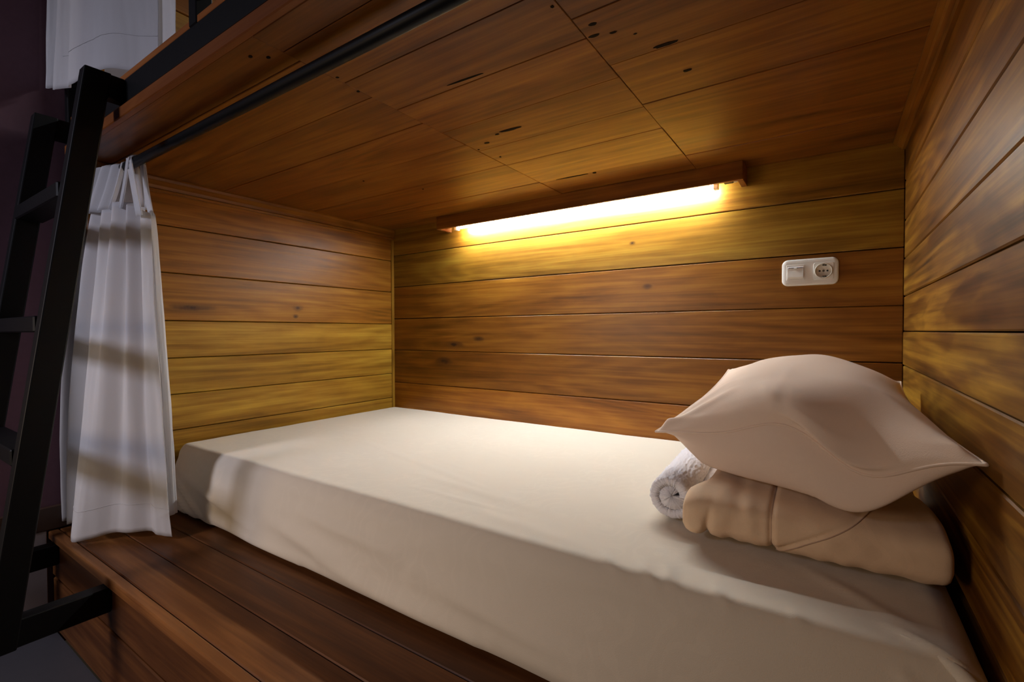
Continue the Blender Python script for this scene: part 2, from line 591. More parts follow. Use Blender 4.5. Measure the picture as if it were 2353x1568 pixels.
# room shell beyond the bunk
tag(box('floor', -0.09, 3.6, -4.2, -1.262, FLOOR - 0.05, FLOOR, FLOORM), 'smooth grey floor below the bunk', kind='structure')
tag(box('wall_outer', -0.16, -0.09, -4.2, 0.05, FLOOR - 0.05, 2.6, PURPLE), 'dark purple painted wall left of the ladder', kind='structure')
bb = tag(empty('baseboard_outer'), 'pale tile skirting at the foot of the purple wall', kind='structure')
for k in range(6):
    box('tile', -0.09, -0.078, YF - 0.006 - 0.42 * (k + 1) + 0.002, YF - 0.006 - 0.42 * k, FLOOR, 0.002, SKIRT, bb, 0.0015)
BAND = plain('brown_border_tile', (0.060, 0.030, 0.018), 0.45, 0.5, var=0.1, bscale=14)
tag(box('trim_4', -0.09, -0.076, -4.0, -1.21, 0.004, 0.072, BAND, None, 0.002), 'dark brown border strip above the pale skirting', kind='structure')

# ------------------------------------------------------------------ sleeping platform
pf = tag(empty('sleeping_platform', (1.0, -0.65, FLOOR)), 'low dark wooden platform of wide planks carrying the mattress', 'platform')


def child(o, p):
    o.parent = p
    o.matrix_parent_inverse = Matrix.Translation(-Vector(p.location))
    return o


PT = 0.024
child(box('carcass', -0.085, 2.0, -1.235, 0.0, FLOOR, -PT, GAP), pf)
py = [-1.2475, -1.152, -1.054, -0.90, -0.70, -0.50, -0.30, -0.13, 0.0]
for i in range(len(py) - 1):
    y0, y1 = py[i], py[i + 1]
    child(plank(None, 2.09, y1 - y0, PT, (0.955, (y0 + y1) / 2, -PT / 2 + random.uniform(-.0006, .0)), (0, 0, 0), DECK,
                0.0, random.uniform(0.85, 1.05), gap=0.0016), pf)
nose = paint(box('nosing', -1.045, 1.045, -0.0117, 0.0117, -0.0115, 0.0115, DECK, None, 0.003, 2), 0.2, 1.5)
nose.location = (0.955, -1.2605, -0.0115)
child(nose, pf)
for z0, z1, y_ in ((-0.137, -0.024, -1.252), (-0.298, -0.137, -1.2505)):
    child(plank(None, 2.09, z1 - z0, PT, (0.955, y_, (z0 + z1) / 2), (PI / 2, 0, 0), DECK, 0.05, 0.85, name='fascia_board', gap=0.009, bev=0.003), pf)

# ------------------------------------------------------------------ mattress
MX0, MX1, MY0, MY1, MH = 0.012, 1.990, -0.985, -0.004, 0.216


def seg_d(px, py, ax, ay, bx, by):
    dx, dy = bx - ax, by - ay
    t = ((px - ax) * dx + (py - ay) * dy) / (dx * dx + dy * dy)
    t = min(max(t, 0), 1)
    return math.hypot(px - ax - t * dx, py - ay - t * dy), t


# (face, ax, ay, bx, by, width, amp)  face 't': x,y on the top; 'f': x,z on the front
WR = [('t', 0.55, -0.62, 1.25, -0.80, 0.010, 0.0030), ('t', 0.75, -0.40, 1.10, -0.52, 0.008, 0.0018), ('t', 0.95, -0.78, 1.35, -0.83, 0.014, 0.0035),
      ('t', 1.585, -0.925, 1.625, -0.975, 0.007, 0.0050), ('t', 1.625, -0.915, 1.650, -0.970, 0.007, 0.0045),
      ('t', 1.700, -0.935, 1.725, -0.978, 0.006, 0.0045), ('t', 1.52, -0.93, 1.57, -0.975, 0.008, 0.0035), ('t', 1.80, -0.94, 1.81, -0.975, 0.006, 0.003),
      ('t', 0.55, -0.30, 1.05, -0.42, 0.0035, 0.0014), ('t', 0.75, -0.62, 1.15, -0.70, 0.0045, 0.0018), ('t', 1.0, -0.86, 1.30, -0.87, 0.006, 0.0022), ('t', 0.20, -0.55, 0.45, -0.57, 0.006, 0.0014), ('t', 1.25, -0.90, 1.50, -0.93, 0.018, 0.003), ('t', 1.80, -0.80, 1.95, -0.93, 0.012, 0.003),
      ('f', 0.03, 0.12, 0.30, 0.005, 0.007, 0.0055), ('f', 0.02, 0.085, 0.22, 0.0, 0.007, 0.0060), ('f', 0.03, 0.055, 0.15, 0.0, 0.006, 0.0050),
      ('f', 0.08, 0.135, 0.55, 0.05, 0.010, 0.0040), ('f', 0.60, 0.10, 1.00, 0.055, 0.022, 0.0055), ('f', 0.85, 0.05, 1.30, 0.025, 0.018, 0.005),
      ('f', 0.75, 0.145, 1.10, 0.125, 0.016, 0.004), ('f', 1.15, 0.10, 1.60, 0.06, 0.022, 0.005), ('f', 1.35, 0.045, 1.75, 0.03, 0.016, 0.004),
      ('f', 0.35, 0.03, 0.75, 0.015, 0.012, 0.004), ('f', 1.91, 0.190, 1.970, 0.13, 0.006, 0.006),
      ('t', 1.90, -0.915, 1.975, -0.975, 0.008, 0.006)]


def wrinkle(face, u, v):
    s = 0.0
    for f, ax, ay, bx, by, w, a in WR:
        if f != face: continue
        d, t = seg_d(u, v, ax, ay, bx, by)
        if d < 4 * w:
            s += a * math.exp(-(d / w) ** 2) * (0.25 + 0.75 * math.sin(PI * min(max(t, 0.05), 0.95)))
    return s


def make_mattress():
    r = 0.038
    nx, ny, nz = 230, 120, 30
    cx, cy, cz = (MX0 + MX1) / 2, (MY0 + MY1) / 2, MH / 2
    hx, hy, hz = (MX1 - MX0) / 2, (MY1 - MY0) / 2, MH / 2
    index, verts, faces = {}, [], []

    def warp(i, n):           # more samples close to the rims
        t = 2 * i / n - 1
        return math.copysign(1 - (1 - abs(t)) ** 1.25, t)

    def vid(i, j, k):
        key = (i, j, k)
        if key in index: return index[key]
        p = Vector((warp(i, nx) * hx, warp(j, ny) * hy, warp(k, nz) * hz))
        inner = Vector((min(max(p.x, -hx + r), hx - r), min(max(p.y, -hy + r), hy - r), min(max(p.z, -hz + r), hz - r)))
        d = p - inner
        nrm = d.normalized()
        q = inner + nrm * r + Vector((cx, cy, cz))
        disp = 0.0
        if nrm.z > 0.02:
            disp += nrm.z * (wrinkle('t', q.x, q.y) + 0.0016 * ns(q.x * 4, q.y * 6, 1.3) + 0.0006 * ns(q.x * 16, q.y * 30, 2.2))
        if nrm.y < -0.02:
            disp += -nrm.y * (1.9 * wrinkle('f', q.x, q.z) + 0.0030 * ns(q.x * 3, q.z * 26, 5.0) + 0.0012 * ns(q.x * 9, q.z * 50, 6.0))
        q += nrm * disp
        if nrm.y < 0:
            # the front face leans out a little towards the base
            lean = sm(0.0, 1.0, -nrm.y if nrm.z > 0 else 1.0)
            q.y -= lean * 0.020 * (1 - q.z / MH) - 0.012 * lean * sm(0.5, 1.0, q.z / MH)
        q.z = max(q.z, 0.0006)
        index[key] = len(verts)
        verts.append(q)
        return index[key]

    for i in range(nx):
        for j in range(ny):
            faces.append((vid(i, j, nz), vid(i + 1, j, nz), vid(i + 1, j + 1, nz), vid(i, j + 1, nz)))
    for i in range(nx):
        for k in range(nz):
            faces.append((vid(i, 0, k), vid(i + 1, 0, k), vid(i + 1, 0, k + 1), vid(i, 0, k + 1)))
            faces.append((vid(i, ny, k), vid(i, ny, k + 1), vid(i + 1, ny, k + 1), vid(i + 1, ny, k)))
    for j in range(ny):
        for k in range(nz):
            faces.append((vid(0, j, k), vid(0, j, k + 1), vid(0, j + 1, k + 1), vid(0, j + 1, k)))
            faces.append((vid(nx, j, k), vid(nx, j + 1, k), vid(nx, j + 1, k + 1), vid(nx, j, k + 1)))
    bm_obj
    o = mesh_obj('mattress', verts, faces, SHEET, smooth=True)
    return o


mat_o = tag(make_mattress(), 'thick mattress in a cream fitted sheet on the wooden platform', 'mattress')
# the pleated tuck of the sheet at the near corner
pl = []
for i in range(15):
    t = i / 14
    p = spline([(1.912, -0.932, 0.2150), (1.942, -0.950, 0.2125), (1.964, -0.968, 0.2030), (1.974, -0.985, 0.185), (1.977, -0.997, 0.150)], t)
    row = []
    for k in range(9):
        w = PI * k / 8
        rr = 0.006 * math.sin(PI * (0.12 + 0.80 * t)) + 0.001
        row.append((p.x + rr * 1.3 * math.cos(w), p.y - rr * math.sin(w) * 0.8, p.z + rr * math.sin(w) * (0.9 - 0.5 * t) + 0.3 * rr * math.cos(w)))
    pl.append(row)
grid_obj('corner_pleat', pl, SHEET, mat_o, thick=0.0015)

# ------------------------------------------------------------------ folded quilt
def make_quilt():
    x0, x1 = 1.626, 1.990
    yb, yf = -0.30, -0.822
    hh = 0.100
    nu, nv = 110, 96
    rows = []
    for i in range(nu + 1):
        t = i / nu
        x = x0 + (x1 - x0) * t
        row = []
        # end rounding
        er = min(1.0, math.sqrt(max(0.0, 1 - (1 - min(t / 0.07, 1)) ** 2)) * 0.30 + 0.70) if t < 0.07 else 1.0
        er2 = (0.62 + 0.38 * math.sqrt(max(0.0, 1 - (1 - min((1 - t) / 0.04, 1)) ** 2))) if t > 0.96 else 1.0
        e = er * er2
        back_cut = 0.06 * sm(0.25, 0.0, t)
        cy_, hy_ = (yb - back_cut + yf) / 2, (yf - (yb - back_cut)) / -2
        top = hh * (1.0 + 0.03 * math.sin(t * 3) - 0.05 * t)
        for k in range(nv):
            w = 2 * PI * k / nv
            c, s = math.cos(w), math.sin(w)
            n = 3.6
            rr = (abs(c) ** n + abs(s) ** n) ** (-1 / n)
            yy = cy_ - hy_ * c * rr * (0.93 + 0.07 * e)
            zz = top / 2 + top / 2 * s * rr * e
            # skewed left end: the front roll pokes further left than the back
            xx = x
            if t < 0.3:
                xx += (1 - t / 0.3) * 0.024 * sm(-0.79, -0.73, yy)
            if t > 0.8:
                xx -= (t - 0.8) / 0.2 * (0.012 + 0.045 * sm(0.55, 1.0, zz / top) * sm(-0.78, -0.45, yy))
            d = 0.0
            # stitched grooves
            f = c > -0.35
            if f:
                d -= 0.0065 * math.exp(-((xx - 1.762) / 0.0035) ** 2)
                d -= 0.011 * math.exp(-((xx - (1.668 + 0.010 * s)) / 0.005) ** 2) * sm(0.7, -0.7, s)
                # diagonal stitch
                q = (xx - 1.765) - (zz - 0.018) * 1.55
                d -= 0.0040 * math.exp(-(q / 0.004) ** 2) * (1 if 1.762 < xx < 1.95 else 0)
                # small pleats pulling from the seam and the lower rim
                d += 0.0013 * math.sin(xx * 150 + 2 * ns(xx * 20, zz * 20)) * math.exp(-((xx - 1.71) / 0.05) ** 2)
                d += 0.0020 * math.sin(xx * 170 + 5 * ns(xx * 14, 0.3)) * sm(0.035, 0.0, zz)
            d += 0.0045 * ns(xx * 11, yy * 11, zz * 14) + 0.0018 * ns(xx * 34, yy * 34, zz * 40)
            zz2 = zz + d * s
            yy2 = yy - d * c
            row.append((xx, yy2, max(zz2, 0.0) + MH + 0.0022))
        rows.append(row)
    # close the two ends
    def cap(row, dx):
        cx_ = sum(p[0] for p in row) / len(row)
        cy_ = sum(p[1] for p in row) / len(row)
        cz_ = sum(p[2] for p in row) / len(row)
        out = []
        for f in (0.75, 0.45, 0.15, 0.01):
            out.append([(p[0] * f + cx_ * (1 - f) + dx * (1 - f) * 0.4, p[1] * f + cy_ * (1 - f), p[2] * f + cz_ * (1 - f)) for p in row])
        return out
    left = cap(rows[0], -0.004)[::-1]
    right = cap(rows[-1], -0.006)
    return grid_obj('folded_quilt', left + rows + right, QUILT, closed_u=True), rows


quilt, qrows = make_quilt()
tag(quilt, 'folded peach quilt with stitched seams lying on the mattress under the pillow', 'quilt')
# stitched seam threads laid in the grooves
def q_surface(x, s_from, s_to, slope=0.0):
    """points on the quilt front following angle, x may drift with height"""
    nv = len(qrows[0])
    pts = []
    for m in range(25):
        w = s_from + (s_to - s_from) * m / 24
        k = int(round(w / (2 * PI) * nv)) % nv
        zt = qrows[0][k][2]
        xx = x + slope * (m / 24)
        i = min(range(len(qrows)), key=lambda a: abs(qrows[a][k][0] - xx))
        p = Vector(qrows[i][k])
        pts.append((xx, p.y - 0.0004 * math.cos(w), p.z + 0.0004 * math.sin(w)))
    return pts
tube('stitched_seam', q_surface(1.762, -0.9, 1.5), 0.0009, THREAD, quilt, n=6)
tube('stitched_seam', q_surface(1.767, -0.75, 0.85, 0.125), 0.0009, THREAD, quilt, n=6)

# ------------------------------------------------------------------ rolled towel
def make_towel():
    root = tag(empty('rolled_towel', (1.576, -0.590, MH + 0.002)), 'rolled white terry towel beside the left end of the folded quilt', 'towel')
    root.rotation_euler = (0, 0, 0.06)
    ly = 0.15
    R0, R1, turns = 0.0180, 0.0505, 1.85
    nseg, nl = 300, 90
    th = 0.0172
    rows = []
    for i in range(nl + 1):
        y = -ly + 2 * ly * i / nl
        row = []
        outer, inner = [], []
        for k in range(nseg + 1):
            t = k / nseg
            a = 0.6 + turns * 2 * PI * t
            r = R0 + (R1 - R0) * t
            for lst, rr in ((outer, r), (inner, 0.0006 if t < 0.9 / turns else r - th)):
                rr = rr + 0.0022 * ns(math.cos(a) * 30 * r * 8, y * 60, math.sin(a) * 30 * r * 8) + 0.0016 * ns(a * 26, y * 420, 3) + 0.0008 * ns(a * 55, y * 900, 8)
                if lst is outer and t > 1 - 1 / turns:
                    rr += -0.0022 * (math.exp(-((y + ly - 0.030) / 0.003) ** 2) + math.exp(-((y + ly - 0.045) / 0.003) ** 2))
                end = 1 - 0.10 * (max(0, abs(y) / ly - 0.93) / 0.07) ** 2
                x_ = 1.0 * rr * math.cos(a) * end
                z_ = 0.96 * rr * math.sin(a) * end
                lst.append((x_, y + 0.0016 * ns(a * 30, r * 300, i), z_ + 0.0495))
        row = outer + inner[::-1]
        rows.append(row)
    w = len(rows[0])
    verts = [p for r in rows for p in r]
    faces = []
    for i in range(nl):
        for j in range(w):
            k = (j + 1) % w
            faces.append((i * w + j, i * w + k, (i + 1) * w + k, (i + 1) * w + j))
    for i in (0, nl):
        for j in range(nseg):
            a, b_, c, d = j, j + 1, w - 2 - j, w - 1 - j
            f = (i * w + a, i * w + b_, i * w + c, i * w + d)
            faces.append(f if i else f[::-1])
    mesh_obj('terry_roll', verts, faces, TERRY, root, smooth=True)
    return root


make_towel()

# ------------------------------------------------------------------ pillow
FL, FR, BL, BR = Vector((1.530, -0.660, 0.372)), Vector((1.990, -0.905, 0.430)), Vector((1.598, -0.215, 0.476)), Vector((1.968, -0.30, 0.470))


def make_pillow():
    n = 96
    def mid(u, v):
        a, b_ = (u + 1) / 2, (v + 1) / 2
        p = FL * (1 - a) * (1 - b_) + FR * a * (1 - b_) + BL * (1 - a) * b_ + BR * a * b_
        c = p
        # edges drawn in between the corners
        du, dv = (FR - FL).normalized(), (BL - FL).normalized()
        c = c - du * u * 0.022 * (1 - v * v) * abs(u) - dv * v * 0.018 * (1 - u * u) * abs(v)
        # wavy front seam
        fr = sm(-0.55, -1.0, v)
        seam = 0.026 * math.exp(-((u - 0.02) / 0.30) ** 2) - 0.040 * math.exp(-((u - 0.52) / 0.26) ** 2)
        c.z += seam * fr
        return c

    def prof(x, x0, p):
        x = abs(x)
        return 1.0 if x <= x0 else max(0.0, 1 - ((x - x0) / (1 - x0)) ** 2) ** p

    def half(u, v):
        return prof(u, 0.05, 1.05 if u < 0 else 0.78) * prof(v, 0.48 if v < 0 else 0.15, 0.60 if v < 0 else 0.45)

    WP = [(-1, -1, -0.45, -0.50, 0.05, 0.009), (-1, -1, -0.35, -0.72, 0.04, 0.009), (-1, -1, -0.65, -0.25, 0.04, 0.008),
          (0.0, -0.99, 0.05, -0.15, 0.022, 0.0030), (-0.02, -0.98, -0.10, -0.70, 0.03, 0.006), (0.02, -0.97, 0.50, -0.90, 0.030, 0.006),
          (1, -1, 0.70, -0.60, 0.06, 0.006), (1, -1, 0.70, -0.85, 0.05, 0.005), (-1, 1, -0.6, 0.55, 0.05, 0.006),
          (-0.9, -0.93, 0.0, -0.96, 0.03, 0.003)]

    def wr(u, v):
        s = 0
        for ax, ay, bx, by, w, a in WP:
            d, t = seg_d(u, v, ax, ay, bx, by)
            if d < 3 * w: s += a * math.exp(-(d / w) ** 2) * (1 - 0.75 * t)
        return s

    top, bot = [], []
    for j in range(n + 1):
        v = -math.cos(PI * j / n)
        rt_, rb_ = [], []
        for i in range(n + 1):
            u = -math.cos(PI * i / n)
            m = mid(u, v)
            h = half(u, v)
            # the fullness sits a little behind and right of the middle
            ht = 0.086 * h * (1.0 - 0.10 * v + 0.06 * u)
            hb = 0.118 * h
            edge = min(1, (1 - abs(u)) * 14) * min(1, (1 - abs(v)) * 14)
            zt = ht + (wr(u, v) + 0.004 * ns(u * 2.2, v * 2.2, 4)) * edge
            push = 0.060 * h * sm(0.0, -0.9, v)
            dirf = (FL - BL).normalized() * push
            over = (FL - BL).normalized() * 0.020 * math.exp(-((u - 0.32) / 0.26) ** 2) * sm(-0.55, -0.90, v) * (1 - sm(-0.975, -1.0, v))
            pt = m + Vector((0, 0, zt)) + dirf * 0.35 + over - Vector((0, 0, 0.3 * over.length))
            lowz = m.z - hb + (0.006 * ns(u * 3 + 9, v * 3, 2) + 0.005 * math.sin((v * 16 + u * 2)) * sm(-0.1, -0.9, v)) * edge
            pb = Vector((m.x, m.y, lowz)) + dirf
            rt_.append(pt)
            rb_.append(pb)
        top.append(rt_)
        bot.append(rb_)
    floor_z = MH + 0.110
    # rest on the quilt: flatten the underside where it meets it
    for r in bot:
        for p in r:
            if p.z < floor_z and p.y > -0.80: p.z = floor_z + (p.z - floor_z) * 0.06
            p.x = min(p.x, 1.997)
    for r in top:
        for p in r: p.x = min(p.x, 1.997)
    w = n + 1
    verts, faces = [], []
    for r in top: verts += r
    base = len(verts)
    for r in bot: verts += r
    def id_b(j, i):
        return j * w + i if i in (0, n) or j in (0, n) else base + j * w + i
    for j in range(n):
        for i in range(n):
            faces.append((j * w + i, j * w + i + 1, (j + 1) * w + i + 1, (j + 1) * w + i))
            faces.append((id_b(j, i), id_b(j + 1, i), id_b(j + 1, i + 1), id_b(j, i + 1)))
    bm = bmesh.new()
    vs = [bm.verts.new(v) for v in verts]
    for f in faces: bm.faces.new([vs[k] for k in f])
    bmesh.ops.delete(bm, geom=[v for v in bm.verts if not v.link_faces], context='VERTS')
    o = bm_obj('pillow', bm, CASE, smooth=True)
    ring = [top[0][i] for i in range(0, n, 2)] + [top[j][n] for j in range(0, n, 2)] + [top[n][i] for i in range(n, 0, -2)] + [top[j][0] for j in range(n, 0, -2)]
    tube('edge_seam', ring, 0.0022, CASE, o, n=6, closed=True)
    return o


tag(make_pillow(), 'plump peach pillow in a creased case resting on the folded quilt', 'pillow')

# ------------------------------------------------------------------ lamp over the back wall
lamp = tag(empty('tube_light', (0.99, 0.0, H_)), 'lit tube light in a wooden trough above the back wall', 'lamp')
LX0, LX1, LY, LZ = 0.375, 1.614, -0.088, 1.041
fr = paint(box('valance', -(LX1 - LX0) / 2, (LX1 - LX0) / 2, -0.006, 0.006, (LZ - H_) / 2, -(LZ - H_) / 2, CEIL, None, 0.0015), 0.0, 1.0)
fr.location = ((LX0 + LX1) / 2, LY + 0.006, (H_ + LZ) / 2)
child(fr, lamp)
for x0 in (LX0, LX1 - 0.016):
    e_ = paint(box('end_block', x0, x0 + 0.016, LY + 0.0125, -0.001, LZ, H_ - 0.001, EDGE, None, 0.001), 0.3, 1.0)
    child(e_, lamp)
batten = child(box('batten', 0.44, 1.555, -0.060, -0.022, 1.066, H_ - 0.001, WHITE_PLASTIC, None, 0.003, 2), lamp)
for x0, x1 in ((0.452, 0.466), (1.524, 1.538)):
    box('lamp_holder', x0, x1, -0.056, -0.034, 1.034, 1.0655, WHITE_PLASTIC, batten, 0.002, 2)
child(box('cable_clip', 1.556, 1.583, -0.070, -0.048, 1.044, 1.054, DARK_HOLE, None, 0.002), lamp)
child(box('cable_plug', 1.5835, 1.594, -0.068, -0.050, 1.045, 1.053, WHITE_PLASTIC, None, 0.0015), lamp)
gm, nt, b_ = new_mat('glowing_tube')
b_.inputs['Base Color'].default_value = (0.9, 0.9, 0.9, 1)
b_.inputs['Emission Color'].default_value = (0.92, 0.98, 1.0, 1)
b_.inputs['Emission Strength'].default_value = TUBE_STRENGTH
child(tube('glowing_tube', [(0.466, -0.045, 1.048), (0.7, -0.045, 1.048), (1.0, -0.045, 1.048), (1.3, -0.045, 1.048), (1.524, -0.045, 1.048)], 0.0085, gm, None, n=16), lamp)

# ------------------------------------------------------------------ switch and socket plate
def rrect(w, h, r, n=8):
    pts = []
    for cx_, cy_, a0 in ((w / 2 - r, h / 2 - r, 0), (-w / 2 + r, h / 2 - r, PI / 2), (-w / 2 + r, -h / 2 + r, PI), (w / 2 - r, -h / 2 + r, 1.5 * PI)):
        for k in range(n + 1):
            a = a0 + PI / 2 * k / n
            pts.append((cx_ + r * math.cos(a), cy_ + r * math.sin(a)))
    return pts


def stack(name, loops, mat, parent, smooth=True):
    """loops of (x, z) outlines with their y; last one is capped"""
    rows = [[(p[0], y, p[1]) for p in lp] for lp, y in loops]
    w = len(rows[0])
    verts = [p for r in rows for p in r]
    faces = [tuple(range(w))]
    for i in range(len(rows) - 1):
        for j in range(w):
            k = (j + 1) % w
            faces.append((i * w + j, i * w + k, (i + 1) * w + k, (i + 1) * w + j))
    faces.append(tuple((len(rows) - 1) * w + j for j in range(w))[::-1])
    bm = bmesh.new()
    vs = [bm.verts.new(v) for v in verts]
    for f in faces: bm.faces.new([vs[k] for k in f])
    return bm_obj(name, bm, mat, parent, smooth=False)


wp = tag(empty('wall_socket', (1.783, 0.0, 0.7595)), 'white double wall plate with a light switch and a round two pin socket', 'socket')
W_, HH = 0.143, 0.079
stack('cover_plate', [(rrect(W_, HH, 0.017), 0.0), (rrect(W_, HH, 0.017), -0.002), (rrect(W_ - 0.003, HH - 0.003, 0.0155), -0.0065),
                      (rrect(W_ - 0.009, HH - 0.009, 0.0125), -0.0085), (rrect(W_ - 0.018, HH - 0.018, 0.008), -0.0092)], WHITE_PLASTIC, wp)
# switch frame, rocker with its finger lip
fr_ = []
sx = -0.0355
o = stack('switch_frame', [(rrect(0.048, 0.046, 0.003), -0.0080), (rrect(0.048, 0.046, 0.003), -0.0098), (rrect(0.046, 0.044, 0.002), -0.0104)], WHITE_PLASTIC, wp)
o.location = (sx, 0, 0)
ro = prism('rocker_switch', [(-0.0095, -0.019), (-0.0150, -0.0145), (-0.0128, 0.0105), (-0.0135, 0.0135), (-0.0095, 0.0185)], 'x', -0.0200, 0.0200, WHITE_PLASTIC, wp, 0.0006)
ro.location = (sx, 0, 0)
lip = box('indicator_groove', -0.019, 0.019, -0.0140, -0.0125, 0.0118, 0.0150, plain('grey_groove', (0.22, 0.21, 0.24), 0.5), ro, 0.0004)
nub = box('finger_lip', -0.004, 0.004, -0.0150, -0.0128, 0.0095, 0.0138, WHITE_PLASTIC, ro, 0.0006)
# socket: square rim, round well
kx = 0.0345
o = stack('socket_frame', [(rrect(0.050, 0.050, 0.006), -0.0085), (rrect(0.050, 0.050, 0.006), -0.0105), (rrect(0.048, 0.048, 0.005), -0.0112)], WHITE_PLASTIC, wp)
o.location = (kx, 0, 0)
prof = [(0.0222, -0.0112), (0.0222, -0.0145), (0.0212, -0.0152), (0.0200, -0.0152), (0.0194, -0.0145), (0.0190, -0.0118), (0.0, -0.0116)]
n = 40
rows = [[(r * math.cos(2 * PI * k / n), y, r * math.sin(2 * PI * k / n)) for k in range(n)] for r, y in prof[:-1]]
rows.append([(0.0005 * math.cos(2 * PI * k / n), prof[-1][1], 0.0005 * math.sin(2 * PI * k / n)) for k in range(n)])
well = grid_obj('socket_well', rows, plain('ivory_plastic', (0.62, 0.58, 0.50), 0.35), wp, closed_u=True)
well.location = (kx, 0, 0)


def disc(name, x, z, r, mat, y0=-0.0117, y1=-0.0124):
    vs = [(r * math.cos(2 * PI * k / 16), r * math.sin(2 * PI * k / 16)) for k in range(16)]
    q = prism(name, vs, 'y', y1, y0, mat, well)
    q.location = (x - kx, 0, z)
    return q


disc('pin_hole', kx - 0.0095, 0, 0.0026, DARK_HOLE)
disc('pin_hole', kx + 0.0095, 0, 0.0026, DARK_HOLE)
disc('screw', kx, 0, 0.0030, BRASS)
for sgn in (1, -1):
    q = box('earth_clip', -0.0030, 0.0030, -0.0148, -0.0118, -0.0026, 0.0026, BRASS, well, 0.0006)
    q.location = (0, 0, sgn * 0.0166)
    disc('clip_slot', kx + 0.0055, sgn * 0.0162, 0.0022, DARK_HOLE)

# ------------------------------------------------------------------ upper bunk frame
bf = tag(empty('bunk_bed', (1.0, -1.2, H_)), 'black steel frame with wood edging carrying the upper bunk', 'bunk bed')
BY = -1.222
child(box('edge_beam', -0.0325, 2.0, BY, BY + 0.030, 1.1265, 1.200, BLACK, None, 0.0025, 2), bf)
child(box('corner_post', -0.073, -0.043, BY + 0.004, BY + 0.034, 0.0005, 1.95, BLACK, None, 0.003, 2), bf)
e1 = paint(box('edge_board', -1.0, 1.0, -0.014, 0.014, -0.0135, 0.0135, EDGE, None, 0.002), 0.0, 0.8)
e1.location = (1.0, BY - 0.001, 1.1125)
e1['label'] = 'reddish wooden board under the steel beam'
child(e1, bf)
e2 = paint(box('deck_edge', -1.0, 1.0, -0.02, 0.02, -0.0085, 0.0085, EDGE, None, 0.002), 0.15, 1.25)
e2.location = (0.99, BY + 0.022, 1.2087)
child(e2, bf)
child(box('guard_post', 0.758, 0.790, BY - 0.0005, BY + 0.031, 1.2002, 1.62, BLACK, None, 0.002), bf)
for z0 in (1.262, 1.42, 1.58):
    child(box('guard_rail', 0.7905, 2.0, BY + 0.003, BY + 0.029, z0, z0 + 0.036, BLACK, None, 0.002), bf)
dk = tag(box('bunk_deck', 0.0, 2.0, BY + 0.045, 0.0, 1.142, 1.2165, DECK, None, 0.002), 'upper bunk sleeping deck behind the steel beam', 'platform')
paint(dk, 0.0, 1.0)

# ------------------------------------------------------------------ ladder
ld = tag(empty('bunk_ladder', (0.2, -1.33, -0.08)), 'leaning black steel ladder fixed to the left end of the bunk', 'ladder')
def yb(z): return -1.248 - 0.1395 * (1.2 - z)
SW = 0.050
for xr in (0.0, 0.420):
    zt, zb = 1.200, -0.083
    child(prism('stile', [(yb(zt), zt), (yb(zt) - SW, zt), (yb(zb) - SW, zb), (yb(zb), zb)], 'x', xr - 0.036, xr, BLACK, None, 0.003), ld)
    child(box('beam_bracket', xr - 0.034, xr - 0.002, yb(1.17) - 0.004, BY - 0.0005, 1.142, 1.198, BLACK, None, 0.002), ld)
    child(box('standoff_bracket', xr - 0.048, xr - 0.010 if xr < .1 else xr - 0.010, -1.49, -1.2645 - 0.0008, -0.083, -0.024, BLACK, None, 0.002), ld)
for zc in (0.912, 0.606, 0.318, 0.050):
    yc = yb(zc) - SW / 2
    child(box('rung', 0.0002, 0.3838, yc - 0.029, yc + 0.029, zc - 0.018, zc + 0.018, BLACK, None, 0.003), ld)

# ------------------------------------------------------------------ curtain rod and curtains
RY, RZ, RR = -1.135, 1.068, 0.0125
rod = tag(empty('curtain_rod', (1.0, RY, RZ)), 'black curtain rod under the front edge of the plank ceiling', 'rod')
child(tube('rod_bar', [(-0.017, RY, RZ), (0.5, RY, RZ), (1.2, RY, RZ), (1.999, RY, RZ)], RR, RODM, None, n=20), rod)
for x in (0.02, 1.975):
    child(box('rod_bracket', x - 0.008, x + 0.008, RY - 0.006, RY + 0.006, RZ + RR - 0.001, H_ - 0.0012, RODM, None, 0.001), rod)


def curtain(name, top, bot, zt, zb, mat, ncol=170, nrow=70, mid=None, wob=0.006, hem=0.0):
    rows = []
    for j in range(nrow + 1):
        t = j / nrow
        row = []
        for i in range(ncol + 1):
            s = i / ncol
            a, b__ = spline(top, s), spline(bot, s)
            e = t ** 0.8
            if mid:
                m_ = spline(mid, s)
                p = a * (1 - t) * (1 - t) + m_ * 2 * t * (1 - t) + b__ * t * t
            else:
                p = a * (1 - e) + b__ * e
            z0 = a.z if len(a) > 2 else zt
            z1 = b__.z if len(b__) > 2 else zb
            z = z0 * (1 - t) + z1 * t
            w_ = wob * ns(s * 9, t * 2.2, 7.7) * (0.4 + t) + 0.0016 * ns(s * 40, t * 7, 1.1)
            row.append((p.x + 0.4 * w_, p.y + w_, z))
        rows.append(row)
    return rows


